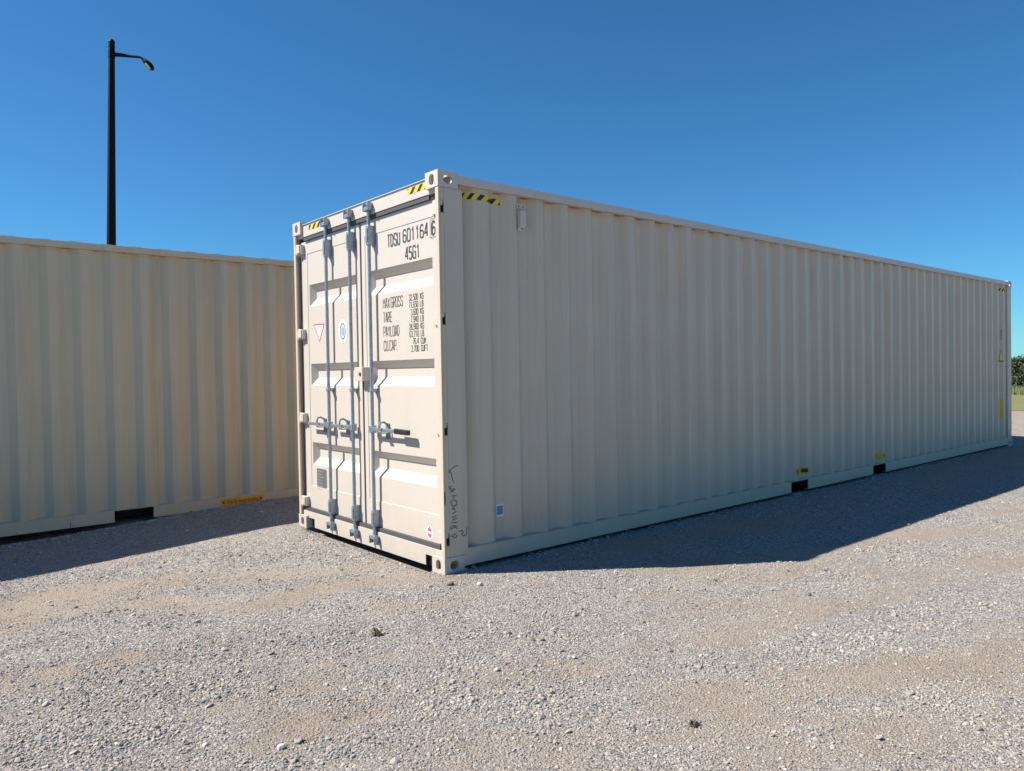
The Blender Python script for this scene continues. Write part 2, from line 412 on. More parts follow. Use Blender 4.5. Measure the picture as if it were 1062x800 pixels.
def door_leaf(ya, yb_, mirrored):
    """pressed steel leaf between y=ya and y=yb_: frame, thin inset sheet, three hollow ribs"""
    Z0, Z1 = .196, 2.712; mb = MB(); f = FX; p = FX + .004
    iy0, iy1, iz0, iz1 = ya + .075, yb_ - .06, .405, 2.592
    if mirrored: iy0, iy1 = ya + .06, yb_ - .13
    Q = lambda x, y0, y1, z0, z1: mb.face([(x, y0, z0), (x, y0, z1), (x, y1, z1), (x, y1, z0)])
    def ringq(x0, r0, x1, r1):
        a = [(x0, r0[0], r0[2]), (x0, r0[1], r0[2]), (x0, r0[1], r0[3]), (x0, r0[0], r0[3])]
        b = [(x1, r1[0], r1[2]), (x1, r1[1], r1[2]), (x1, r1[1], r1[3]), (x1, r1[0], r1[3])]
        for i in range(4): mb.face([a[i], a[(i + 1) % 4], b[(i + 1) % 4], b[i]])
    ringq(f, (ya, yb_, Z0, Z1), f, (iy0, iy1, iz0, iz1)); ringq(f, (iy0, iy1, iz0, iz1), p, (iy0 + .003, iy1 - .003, iz0 + .003, iz1 - .003))
    y0, y1 = iy0 + .003, iy1 - .003
    ry0, ry1 = y0 + .03, y1 - .03
    zc = iz0 + .003
    for zt, zb in ((.818, .606), (1.556, 1.352), (2.297, 2.095)):
        Q(p, y0, y1, zc, zb); Q(p, y0, ry0, zb, zt); Q(p, ry1, y1, zb, zt)
        ringq(p, (ry0, ry1, zb, zt), p + .052, (ry0 + .045, ry1 - .045, zb + .072, zt - .060))
        Q(p + .052, ry0 + .045, ry1 - .045, zb + .072, zt - .060); zc = zt
    Q(p, y0, y1, zc, iz1 - .003)
    # edges of the leaf
    bk = f + .12
    mb.face([(f, ya, Z0), (f, ya, Z1), (bk, ya, Z1), (bk, ya, Z0)]); mb.face([(f, yb_, Z0), (bk, yb_, Z0), (bk, yb_, Z1), (f, yb_, Z1)])
    mb.face([(f, ya, Z1), (f, yb_, Z1), (bk, yb_, Z1), (bk, ya, Z1)]); mb.face([(f, ya, Z0), (bk, ya, Z0), (bk, yb_, Z0), (f, yb_, Z0)])
    Q(bk, ya, yb_, Z0, Z1)
    bmesh.ops.remove_doubles(mb.bm, verts=mb.bm.verts, dist=.00005)
    return mb
dR = door_leaf(.058, 1.212, False).build('door', M['beige'], c1); tag(dR, 'closed door leaf with the stencilled numbers, one lock rod and a black grip handle')
dL = door_leaf(1.227, 2.380, True).build('door', M['beige'], c1); tag(dL, 'closed door leaf with two lock rods and the small stickers')
# black weather seal all round and between the leaves
mb = MB()
mb.box(.032, .075, .162, WD - .162, 2.7145, 2.746); mb.box(.045, .075, .05, .161, 2.7145, 2.746)
mb.box(.030, .075, .1, WD - .1, .1605, .194)
mb.box(.045, .1, 1.2135, 1.2255, .196, 2.712)
mb.box(.062, .12, 2.382, 2.42, .17, 2.74); mb.box(.056, .12, .022, .056, .17, 2.74)
mb.build('door_gasket', M['rubber'], c1)
# box of steel guarding the join at lock height
mb = MB(); mb.box(-.016, .052, 1.112, 1.246, 1.392, 1.508)
mb.build('lock_box', M['beige'], dR, bevel=.004)
MB().tube([(-.02, 1.15, 1.45), (-.012, 1.15, 1.45)], .016, 14).build('lock_box_hole', M['dark'], dR)

def rod(y, door):
    """galvanised lock rod with its cams, keepers and guide brackets"""
    x = .010
    MB().tube([(x, y, .13), (x, y, 2.775)], .0145, 16).build('lock_rod', M['galv'], door, smooth=True)
    for zc in (2.790, .118):
        mb = MB(); mb.prism([(y - .045, zc - .014), (y + .034, zc - .018), (y + .040, zc + .012), (y + .012, zc + .016), (y - .020, zc + .014), (y - .050, zc + .022)], 0, -.016, .014)
        mb.build('cam_end', M['galv'], door, bevel=.004)
    for zc in (2.806, .098):
        mb = MB(); b0 = zc - .034; b1 = zc + .030
        mb.prism([(.0255, y - .046), (-.024, y - .050), (-.026, y - .040), (.017, y - .034), (.017, y + .036), (-.018, y + .040), (-.018, y + .048), (.0255, y + .050)], 2, b0, b1)
        mb.build('cam_keeper', M['galv'], door, bevel=.003)
    for za, zb in ((2.50, 2.655), (1.302, 1.330), (.205, .335)):
        mb = MB(); mb.prism([(.0515, y - .034), (.0515, y + .034), (.045, y + .034), (.045, y + .0225), (-.006, y + .0215), (-.010, y + .010), (-.010, y - .010), (-.006, y - .0215), (.045, y - .0225), (.045, y - .034)], 2, za, zb)
        mb.build('rod_bracket', M['galv'], door, bevel=.002)
        if zb - za > .05: MB().box(-.0145, -.0105, y - .014, y + .014, za + .02, zb - .02).build('bracket_plate', M['galv'], door, bevel=.003)
def handle(y, door, y_end, grip, z=1.0):
    s = 1 if y_end > y else -1
    MB().box(-.012, .034, y - .026, y + .026, z - .03, z + .03).build('handle_hub', M['galv'], door, bevel=.005)
    ye = y_end - s * (.20 if grip else 0)
    mb = MB(); mb.prism([(y + s * .026, z - .013), (y + s * .026, z + .017), (ye, z + .016), (ye, z - .012)], 0, -.012, .002)
    mb.build('handle', M['galv'], door, bevel=.003)
    if grip:
        mb = MB(); mb.prism([(ye, z - .018), (ye, z + .024), (y_end, z + .019), (y_end, z - .021)], 0, -.020, .010); mb.build('handle_grip', M['grip'], door, bevel=.006)
    # plate and hooked catch that hold the handle
    yh = y + s * .17
    mb = MB(); mb.prism([(.0515, z - .075), (.0515, z + .055), (.046, z + .055), (.046, z - .020), (-.018, z - .020), (-.024, z - .006), (-.028, z - .008), (-.024, z - .026), (.046, z - .028), (.046, z - .075)], 1, yh - .026, yh + .026)
    mb.build('handle_plate', M['galv'], door, bevel=.002)
    mb = MB(); mb.tube([(.046, yh, z + .045), (.01, yh + s * .004, z + .066), (-.018, yh + s * .006, z + .060), (-.028, yh, z + .036), (-.028, yh, z + .018)], .0095, 8)
    mb.build('handle_catch', M['galv'], door, smooth=True)
rod(1.007, dR); handle(1.007, dR, .435, True)
rod(1.775, dL); handle(1.775, dL, 2.18, False)
rod(1.339, dL); handle(1.339, dL, 1.70, False)
for d_, y0 in ((dL, 2.335), (dR, .04)):
    for hz in HZ:
        mb = MB()
        if y0 > 1:
            mb.box(.012, .0515, 2.30, 2.372, hz - .045, hz + .045); mb.tube([(.022, 2.376, hz - .05), (.022, 2.376, hz + .05)], .019, 12)
            mb.prism([(2.31, hz + .04), (2.36, hz + .05), (2.392, hz + .02), (2.392, hz - .035), (2.31, hz - .035)], 0, .003, .0115)
        else:
            mb.box(.036, .0515, .062, .135, hz - .045, hz + .045); mb.tube([(.028, .052, hz - .05), (.028, .052, hz + .05)], .016, 12)
            mb.box(.024, .046, .012, .040, hz + .008, hz + .043)
        mb.build('hinge', M['beige'], d_, bevel=.004)

# lettering on the right-hand leaf; reader's right is -y
def onDoor(u, v, off, x=FX): return (x - off, 0 + u, v)
def DP(x0): return lambda u, v, off: (x0 - off, -u, v)
def py(yproj, x=FX + .004): return yproj + x * (yproj + 4.396) / 3.056     # picture estimate on x=0 moved back to the leaf
def pz(z, x=FX + .004): return z + x * (z - 1.447) / 3.056
P_ = DP(FX + .004); Pf = DP(FX)
mb = MB()
def line(s, ya, yb_, z0, z1, sw, right=False):
    n = len(s); tot = abs(ya - yb_)
    adv = tot / (sum(.55 if c in '.,' else 1 for c in s) - .3); text(mb, s, -ya, z0, adv * .68, z1 - z0, adv * .32, sw, P_)
line('TDSU', .790, .608, 2.455, 2.548, .0125); line('601164', .560, .218, 2.461, 2.554, .0125)
mb2 = mb; mb.build('serial_lettering', M['ink'], dR)
mb = MB(); text(mb, '6', -.163, 2.461, .042, .093, .01, .0125, Pf)
for q in ([(-.182, 2.440), (-.182, 2.575), (-.104, 2.575), (-.104, 2.440), (-.182, 2.440)],): stroke(mb, q, .004, Pf, .0015)
mb.build('check_digit', M['ink'], dR)
mb = MB(); line('45G1', .530, .335, 2.322, 2.414, .0125); mb.build('size_code_lettering', M['ink'], dR)
mb = MB(); mv = MB(); mu_ = MB(); yl = py(.783)
rows = [('MAX', 'GROSS', 2.02, 1.966), ]
zt = pz(2.046)
def zrow(k): return pz(2.043) - k * .1135
hh = .078; W1 = .0062
for k, s in enumerate(('MAX GROSS', 'TARE', 'PAYLOAD', 'CU.CAP.')):
    text(mb, s, -yl, zrow(k) - hh, .0255, hh, .0095, .0060, P_) if k != 0 else (text(mb, 'MAX', -yl, zrow(0) - hh, .0262, hh, .0105, .0060, P_), text(mb, 'GROSS', -yl + .121, zrow(0) - hh, .0262, hh, .0105, .0060, P_))
vals = [('32,500', 'KG'), ('71,650', 'LB'), ('3,600', 'KG'), ('7,940', 'LB'), ('28,900', 'KG'), ('63,710', 'LB'), ('76.4', 'CUM'), ('2,700', 'CUFT')]
for k, (a, b_) in enumerate(vals):
    z = zrow(0) - .046 - k * .0558
    if k == 6: pass
    text(mv, a, -py(.283), z, .0165, .043, .0075, .0045, P_, right=True)
    text(mu_, b_, -py(.252), z, .0165, .043, .0075, .005, P_)
mb.build('weight_headings', M['ink'], dR); mv.build('weight_figures', M['ink'], dR); mu_.build('weight_units', M['ink'], dR)
# round red and white sticker low on the right leaf
st = MB(); ellipse(st, -.262, .262, .045, .052, Pf, .001); s1 = st.build('round_sticker', M['white'], dR, norm=False)
st = MB()
for s in (1, -1):
    ellipse(st, -.262, .262 + s * .020, .026, .012, Pf, .0022); 
    st.face([Pf(-.262 + a, .262 + s * b_, .0028) for a, b_ in ((-.012, .012), (.012, .012), (.006, .044), (-.006, .044))])
st.build('sticker_print', M['pink'], dR, norm=False)
# left leaf: red triangle, round blue emblem, data plate
st = MB(); a, b_, c_ = (-py(2.013), pz(1.912)), (-py(1.819), pz(1.905)), (-py(1.912), pz(1.757))
st.face([P_(*a, .001), P_(*c_, .001), P_(*b_, .001)]); st.build('warning_sticker', M['white'], dL, norm=False)
st = MB(); stroke(st, [a, b_, c_, a], .009, P_, .0018); st.build('warning_border', M['red'], dL, norm=False)
st = MB(); ellipse(st, -py(1.465), pz(1.822), .082, .105, P_, .001); st.build('round_label', M['white'], dL, norm=False)
st = MB(); n = 30; cu, cv = -py(1.465), pz(1.822)
stroke(st, [(cu + .048 * math.cos(2 * math.pi * k / n), cv + .066 * math.sin(2 * math.pi * k / n)) for k in range(n + 1)], .012, P_, .0018)
st.build('round_emblem', M['blue'], dL, norm=False)
st = MB(); ellipse(st, cu, cv, .030, .044, P_, .0026); st.build('emblem_field', M['steelblue'], dL, norm=False)
st = MB(); st.box(FX + .0005, FX + .0035, py(1.832), py(2.02), pz(.372), pz(.595)); st.build('data_plate', M['plate'], dL, bevel=.001)
st = MB()
for k in range(7):
    z = pz(.572) - k * .028; u = -py(2.012)
    stroke(st, [(u + .01, z), (u + .01 + random.uniform(.07, .15), z)], .006, DP(FX + .0005), .001)
st.build('data_plate_print', M['midgrey'], dL, norm=False)

# hazard tape: both ends of the header and along the first wall flats
def tape(x0, x1, z0, z1, side_pd=True, y0=None):
    mb = MB(); xs = [x0] + [b for b in _bx if x0 < b < x1] + [x1]
    V = [(mb.bm.verts.new((a, CREST + pd(a) - .0015, z0)), mb.bm.verts.new((a, CREST + pd(a) - .0015, z1))) for a in xs]
    for p, q in zip(V[:-1], V[1:]): mb.bm.faces.new((p[0], q[0], q[1], p[1]))
    return mb
for a, b_ in ((.170, .436), (1.797, 2.139)):
    b_ = min(b_, WD - .165)
    mb = MB(); mb.face([(.0245, a, 2.797), (.0245, b_, 2.797), (.0245, b_, 2.842), (.0245, a, 2.842)]); mb.build('hazard_tape', M['hazard'], c1, norm=False)
tape(.262, .622, 2.731, 2.775).build('hazard_tape', M['hazard'], c1, norm=False)
tape(11.60, 11.95, 2.700, 2.765).build('hazard_tape', M['hazard'], c1, norm=False)
# air vent
mb = MB(); mb.prism([(.026, 2.545), (-.006, 2.575), (-.012, 2.70), (.026, 2.715)], 0, .763, .823)
mb.box(.753, .833, .0200, .0262, 2.7155, 2.752)
v_ = mb.build('vent', M['beige'], c1, bevel=.003)
for a_, y_, z_ in ((.795, .004, 2.560), (.770, .018, 2.735), (.816, .018, 2.735)): MB().tube([(a_, y_, z_), (a_, y_ + .004, z_)], .006, 10).build('vent_rivet', M['dark'], v_)
# stickers on the shaded wall
def wallP(u, v, off): return (u, CREST + pd(u) - off, v)
mb = tape(.530, .612, .335, .432); mb.build('square_sticker', M['white'], c1, norm=False)
for o_ in c1.children[-1:]: o_.data.transform(Matrix.Translation((.0, .0, 0)))
mb = MB(); xs = [.466, .534]; mb.face([(.545, CREST + .043, .350), (.602, CREST + .043, .350), (.602, CREST + .043, .418), (.545, CREST + .043, .418)])
mb.build('sticker_print', M['midblue'], c1, norm=False)
for (x0, x1, z0, z1) in ((4.896, 5.180, .205, .290), (6.905, 7.245, .205, .290)):
    l = tape(x0, x1, z0, z1).build('pocket_label', M['yellow'], c1, norm=False)
    zc = (z0 + z1) / 2
    for (a, b_) in ((.02, .10), (x1 - x0 - .10, x1 - x0 - .02)):
        mb = MB(); xs = [x0 + a] + [b for b in _bx if x0 + a < b < x0 + b_] + [x0 + b_]
        V = [(mb.bm.verts.new((p, CREST + pd(p) - .003, zc - .022)), mb.bm.verts.new((p, CREST + pd(p) - .003, zc + .024))) for p in xs]
        for p, q in zip(V[:-1], V[1:]): mb.bm.faces.new((p[0], q[0], q[1], p[1]))
        mb.build('label_print', M['black'], l, norm=False)
fx = 11.72
l = tape(fx - .13, fx + .11, .50, .83).build('tall_label', M['yellow'], c1, norm=False)
for z in (.77, .545):
    mb = MB(); mb.face([(fx - .03, CREST - .004 + pd(fx - .03), z - .03), (fx + .05, CREST - .004 + pd(fx + .05), z - .03), (fx + .05, CREST - .004 + pd(fx + .05), z + .03), (fx - .03, CREST - .004 + pd(fx - .03), z + .03)])
    mb.build('label_print', M['red'], l, norm=False)
yw = CREST - .004 + min(pd(fx - .09), pd(fx + .1), pd(fx))
def tri(m, s, off, name, par):
    mb = MB(); mb.face([(fx - .10 * s, yw - off, 1.575 - .07 * s), (fx + .10 * s, yw - off, 1.575 - .07 * s), (fx, yw - off, 1.575 + .10 * s)]); return mb.build(name, m, par, norm=False)
t_ = tri(M['black'], 1.35, 0, 'warning_triangle', c1); tri(M['yellow'], 1.0, .0015, 'triangle_field', t_)
mb = MB()
for k in range(4): stroke(mb, [(fx - .02, 1.86 + k * .045), (fx - .02, 1.888 + k * .045), (fx + .02, 1.888 + k * .045), (fx + .02, 1.86 + k * .045)], .02, lambda u, v, o: (u, yw - o, v), .002)
mb.build('code_lettering', M['ink'], c1, norm=False)
# handwritten scrawl down the corner post (traced by hand)
def gz(px, py_): return ((px - 42) * .00108, .844 - py_ * .00088)
SCR = [[(165, 74), (130, 88), (95, 112), (90, 130)], [(98, 118), (115, 140), (112, 165), (122, 195), (130, 215)],
       [(88, 236), (95, 265), (110, 280), (100, 245), (115, 240)], [(98, 292), (140, 270), (120, 262), (118, 290)],
       [(110, 322), (148, 318), (112, 340), (135, 330)], [(125, 350), (100, 372), (112, 405), (148, 400), (150, 370), (122, 352)],
       [(130, 410), (112, 428), (135, 440), (130, 425)], [(108, 468), (148, 452)], [(105, 500), (148, 485), (112, 520), (150, 512)],
       [(102, 540), (150, 545)], [(90, 592), (150, 575), (105, 560), (150, 595)], [(95, 570), (110, 592)],
       [(108, 640), (102, 652), (118, 658), (122, 640), (138, 636)], [(118, 672), (140, 668), (142, 650), (150, 655)],
       [(168, 622), (190, 618), (200, 640), (182, 650)], [(190, 655), (200, 668), (225, 660), (232, 590)]]
mb = MB()
for k, s in enumerate(SCR): stroke(mb, [gz(*p) for p in s], .0056, lambda u, v, o: (u, .004 - o, v), .0012 + .0001 * (k % 6))
mb.build('marker_scrawl', M['marker'], c1, norm=False)
# rust nick on the post edge and weld run on the casting joint
mb = MB()
for a, b_, wd in ((.60, .50, .006), (.57, .515, .009)): stroke(mb, [(.012, a), (.015, (a + b_) / 2), (.012, b_)], wd, lambda u, v, o: (u, .004 - o, v), .0012 + wd * .02)
mb.build('paint_chip', M['dark'], c1, norm=False)

# ---------------------------------------------------------------- container behind on the left
c2 = empty('shipping_container', (-6.082, 4.075, -0.064), R(0.35))
tag(c2, 'weathered yellowish tan shipping container at the left, seen side on, cut by the frame', 'shipping container', 'shipping containers in the yard')
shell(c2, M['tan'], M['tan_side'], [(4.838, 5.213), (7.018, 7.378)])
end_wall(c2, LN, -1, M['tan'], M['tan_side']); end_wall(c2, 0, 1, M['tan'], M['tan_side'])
lx0, lx1, lz0, lz1 = 5.918, 6.403, .058, .138
mb = MB(); mb.box(lx0, lx1, .0055, .0075, lz0, lz1); M['orange'] = mat('sticker_orange', (0.72, 0.31, 0.02), 0.45); lab = mb.build('handling_label', M['orange'], c2)
tcv = bpy.data.curves.new('t', 'FONT'); tcv.body = 'Only for empty handling'; tcv.size = .062; tcv.align_x = 'CENTER'; tcv.align_y = 'CENTER'
tob = bpy.data.objects.new('t', tcv); C.objects.link(tob); dg = bpy.context.evaluated_depsgraph_get()
tm = bpy.data.meshes.new_from_object(tob.evaluated_get(dg)); bpy.data.objects.remove(tob)
wt = max(v.co.x for v in tm.vertices) - min(v.co.x for v in tm.vertices); sc = (lx1 - lx0 - .11) / wt
tm.transform(Matrix.Translation(((lx0 + lx1) / 2, .0042, (lz0 + lz1) / 2)) @ Matrix.Rotation(R(90), 4, 'X') @ Matrix.Diagonal((sc, 1, 1, 1)))
to = bpy.data.objects.new('label_lettering', tm); C.objects.link(to); to.parent = lab; tm.materials.append(M['black'])
zc = (lz0 + lz1) / 2
for x_, s in ((lx0 + .012, 1), (lx1 - .012, -1)):
    mb = MB(); mb.face([(x_, .0042, zc), (x_ + s * .026, .0042, zc - .022), (x_ + s * .026, .0042, zc + .022)]); mb.build('label_arrow', M['black'], lab, norm=False)
for x_ in (3.85, 4.44): MB().box(x_ - .003, x_ + .003, .0062, .0078, .040, .085).build('drain_slot', M['dark'], c2)

# ---------------------------------------------------------------- street lamp
D19 = 19.0
lamp = empty('street_lamp', (.86, 14.17, -.25))
tag(lamp, 'tall black street lamp with a short arm rising behind the tan container', 'street lamp')
M['lampblack'] = mat('lamp_black_paint', (0.004, 0.005, 0.008), 0.6)
M['lampblack'].node_tree.nodes['Principled BSDF'].inputs['Specular IOR Level'].default_value = .15
M['lens'] = mat('lamp_lens', (0.42, 0.36, 0.22), 0.25)
lean = Vector((.024, -.004, 1)); H_ = 9.19
mb = MB(); mb.tube([(0, 0, 0), lean * 4.7, lean * H_], [.125, .094, .064], 20); mb.build('pole', M['lampblack'], lamp, smooth=True)
top = lean * H_
mb = MB(); mb.tube([top, top + lean * .03, top + lean * .07], [.071, .066, .03], 16); mb.tube([top - lean * .34, top - lean * .17], [.073, .073], 16); mb.tube([top - lean * .11, top - lean * .07], [.071, .071], 16)
mb.build('pole_cap', M['lampblack'], lamp, smooth=True)
u = Vector((.764, -.645, 0)); k = .0245; a0 = top + Vector((0, 0, -.26))
def AP(px, py_): return a0 + u * ((px - 114.8) * k) + Vector((0, 0, -(py_ - 53.6) * k))
mb = MB(); mb.tube([AP(115, 53.6), AP(124, 54.6), AP(132, 55.7), AP(140, 56.6), AP(142.2, 57.8), AP(144, 60.6)], [.048, .042, .032, .026, .026, .030], 12)
mb.build('lamp_arm', M['lampblack'], lamp, smooth=True)
# head: a flattened shell hanging tilted from the arm tip
hd = MB(); bm = hd.bm; bmesh.ops.create_uvsphere(bm, u_segments=18, v_segments=12, radius=1)
for v in bm.verts:
    t = v.co.x
    v.co = Vector((v.co.x * .155, v.co.y * (.095 - .018 * t), v.co.z * .085 if v.co.z > 0 else v.co.z * .03))
ax = Matrix.Rotation(R(-42), 4, 'Y'); 
base = AP(147.6, 64.2); rz_ = math.atan2(u.y, u.x)
Rm = Matrix.Translation(base) @ Matrix.Rotation(rz_, 4, 'Z') @ Matrix.Rotation(R(42), 4, 'Y') @ Matrix.Rotation(R(-35), 4, 'X')
hd.bm.transform(Rm); head = hd.build('lamp_head', M['lampblack'], lamp, smooth=True)
hl = MB(); bmesh.ops.create_uvsphere(hl.bm, u_segments=16, v_segments=8, radius=1)
for v in hl.bm.verts: v.co = Vector((v.co.x * .085 + .01, v.co.y * .055, v.co.z * .018 - .026))
hl.bm.transform(Rm); hl.build('lens', M['lens'], head, smooth=True)
mb = MB(); mb.tube([AP(144.6, 58.6), AP(146.4, 61.5)], [.03, .03], 8); mb.build('photocell', M['lampblack'], head)

# ---------------------------------------------------------------- ground
def vnoise(x, y, seed):
    xi, yi = np.floor(x).astype(np.int64), np.floor(y).astype(np.int64); fx_, fy = x - xi, y - yi
    fx_ = fx_ * fx_ * (3 - 2 * fx_); fy = fy * fy * (3 - 2 * fy)
    def h(a, b_):
        n = (a * 374761393 + b_ * 668265263 + seed * 1442695041) & 0xffffffff
        n = ((n ^ (n >> 13)) * 1274126177) & 0xffffffff
        return ((n ^ (n >> 16)) & 0xffff) / 65535.0
    return (h(xi, yi) * (1 - fx_) + h(xi + 1, yi) * fx_) * (1 - fy) + (h(xi, yi + 1) * (1 - fx_) + h(xi + 1, yi + 1) * fx_) * fy
def fbm(x, y, seed, o=4):
    s = 0; a = 1; t = 0
    for k in range(o): s = s + a * vnoise(x * 2 ** k, y * 2 ** k, seed + k); t += a; a *= .5
    return s / t
def sm(a, b_, x):
    t = np.clip((x - a) / (b_ - a), 0, 1); return t * t * (3 - 2 * t)
TD = math.atan2(-.36, 1)          # heading of the wheel tracks
ct, st_ = math.cos(TD), math.sin(TD)
def track(x, y): return x * ct + y * st_, -x * st_ + y * ct
TRACKS = (
    ([(-2.65, -0.1), (-2.26, -0.18), (-1.7, -0.22)], 0.16, 0.8),
    ([(-1.9, -1.48), (-1.62, -1.51), (-1.24, -1.53), (-0.9, -1.59), (-0.39, -1.86)], 0.15, 0.85),
    ([(-0.57, -2.46), (-0.08, -2.52), (0.33, -2.76), (0.84, -2.99), (1.36, -3.17)], 0.17, 1.0),
    ([(-1.93, -1.75), (-1.76, -1.8), (-1.51, -1.94), (-1.29, -2.09)], 0.1, 0.9),
    ([(-0.64, -2.87), (-0.15, -3.07), (0.52, -3.4)], 0.22, 0.75),
    ([(1.4, -1.44), (2.11, -1.77), (2.52, -2.51)], 0.25, 0.45),
)
def dirt(x, y):
    """0 loose grey gravel .. 1 packed tan dirt, drawn out along the tracks"""
    a, b_ = track(x, y)
    n = fbm(a * .42 + 3, b_ * 2.2, 5, 4) * .6 + fbm(a * 1.8, b_ * 3.0, 31, 3) * .4
    d = .75 * sm(.46, .66, n)
    wob = .10 * (fbm(x * 1.6, y * 1.6, 140, 3) - .5) * 2
    brk = sm(.25, .6, fbm(x * 1.1 + 7, y * 1.1, 160, 3))
    for pts, wd, amt in TRACKS:
        dm = np.full(np.shape(x), 9.0)
        for (x0, y0), (x1, y1) in zip(pts[:-1], pts[1:]):
            l2 = (x1 - x0) ** 2 + (y1 - y0) ** 2; t = np.clip(((x - x0) * (x1 - x0) + (y - y0) * (y1 - y0)) / l2, 0, 1)
            dm = np.minimum(dm, np.hypot(x - x0 - t * (x1 - x0), y - y0 - t * (y1 - y0)))
        d = np.maximum(d, amt * (.45 + .55 * brk) * np.exp(-((dm + wob) / wd) ** 2))
    d = np.maximum(d, sm(8, 16, np.hypot(x - CX, y - CY)) * .6)
    return np.clip(d, 0, 1)
def height(x, y):
    x = np.asarray(x, float); y = np.asarray(y, float)
    dist = np.hypot(x - CX, y - CY)
    near = 1 - sm(16, 26, dist)
    z = .030 * (fbm(x * .8, y * .8, 77, 3) - .5) * near
    a, b_ = track(x, y)
    z = z + .022 * (fbm(a * .5, b_ * 3.2, 50, 3) - .5) * near + .010 * (fbm(x * 9, y * 9, 91, 3) - .5) * (1 - sm(9, 14, dist))
    z = z - .10 * (1 - sm(-2.4, .2, x)) * sm(.3, 1.8, y)
    # keep level where the containers stand, hollow between their feet
    def rect(x0, x1, y0, y1, m):
        return sm(x0 - m, x0, x) * (1 - sm(x1, x1 + m, x)) * sm(y0 - m, y0, y) * (1 - sm(y1, y1 + m, y))
    k = rect(0, 12.2, 0, 2.44, .35); z = z * (1 - k) + k * .002
    k = rect(.02, 12.1, .24, 2.20, .10); z = z - .055 * k
    k = rect(-6.0, 6.3, 4.15, 6.4, .10); z = z - .02 * k
    z = z + .022 * np.exp(-((y - 3.95) / .14) ** 2) * sm(-.6, .4, x)
    # the yard falls away beyond the far end
    z = z - .024 * np.clip(sm(12.5, 15.5, x) * (x - 14), 0, 3.0 / .024)
    return z
def axis(c0, c1, fine, far, grow=1.13):
    a = list(np.arange(c0, c1, fine)); s = fine
    while a[-1] < far: s = min(s * grow, 60); a.append(a[-1] + s)
    s = fine; lo = [a[0]]
    while lo[-1] > -far: s = min(s * grow, 60); lo.append(lo[-1] - s)
    return np.array(lo[:0:-1] + a)
gx = axis(-5.0, 6.0, .035, 1500); gy = axis(-5.0, 5.0, .035, 1500)
GXX, GYY = np.meshgrid(gx, gy, indexing='ij'); ZZ = height(GXX, GYY)
nx_, ny_ = GXX.shape
me = bpy.data.meshes.new('ground')
me.vertices.add(nx_ * ny_); me.vertices.foreach_set('co', np.stack([GXX, GYY, ZZ], -1).astype(np.float32).ravel())
idx = np.arange(nx_ * ny_).reshape(nx_, ny_)
q = np.stack([idx[:-1, :-1], idx[1:, :-1], idx[1:, 1:], idx[:-1, 1:]], -1).reshape(-1, 4)
me.loops.add(q.size); me.loops.foreach_set('vertex_index', q.ravel().astype(np.int32))
me.polygons.add(len(q)); me.polygons.foreach_set('loop_start', np.arange(0, q.size, 4, dtype=np.int32)); me.polygons.foreach_set('loop_total', np.full(len(q), 4, np.int32))
me.update(); me.polygons.foreach_set('use_smooth', np.ones(len(q), bool))
at = me.attributes.new('dirt', 'FLOAT', 'POINT'); at.data.foreach_set('value', dirt(GXX, GYY).astype(np.float32).ravel())
ground = bpy.data.objects.new('ground', me); C.objects.link(ground); tag(ground, kind='structure')
def ground_mat():
    m = mat('packed_gravel', (.3, .28, .25), .95); b = m.node_tree.nodes['Principled BSDF']; b.inputs['Specular IOR Level'].default_value = .25
    o = mapping(m)
    v = N(m, 'ShaderNodeTexVoronoi'); v.inputs['Scale'].default_value = 95; v.inputs['Randomness'].default_value = 1; L(m, o, v.inputs['Vector'])
    hsv = N(m, 'ShaderNodeSeparateColor'); L(m, v.outputs['Color'], hsv.inputs[0])
    grit = ramp(m, hsv.outputs[0], [(0, (.08, .077, .073)), (.2, (.19, .185, .18)), (.45, (.31, .30, .285)), (.68, (.29, .295, .31)), (.84, (.44, .395, .33)), (1, (.62, .58, .52))])
    at = N(m, 'ShaderNodeAttribute'); at.attribute_name = 'dirt'
    fine = noise(m, o, 130, 4, .7)
    soil = mixc(m, ramp(m, fine, [(.3, 0.0), (.7, 1.0)]), (.27, .22, .175), (.42, .355, .29))
    soil = mixc(m, ramp(m, noise(m, o, 1.7, 4), [(.45, 0.0), (.7, .6)]), soil, (.265, .20, .15))
    mk = N(m, 'ShaderNodeMath', operation='ADD'); L(m, at.outputs['Fac'], mk.inputs[0])
    w2 = ramp(m, noise(m, o, 16, 5, .7), [(.3, -.0), (.7, .5)]); L(m, w2, mk.inputs[1])
    mm = ramp(m, mk.outputs[0], [(.35, .18), (1.2, .86)])
    L(m, mixc(m, mm, grit, soil), b.inputs['Base Color'])
    d = N(m, 'ShaderNodeMath', operation='SUBTRACT'); d.inputs[0].default_value = 1; L(m, v.outputs['Distance'], d.inputs[1])
    d2 = N(m, 'ShaderNodeMath', operation='MULTIPLY_ADD'); L(m, fine, d2.inputs[0]); d2.inputs[1].default_value = 1.2; L(m, d.outputs[0], d2.inputs[2])
    bump(m, d2.outputs[0], .9, .009)
    return m
me.materials.append(ground_mat())

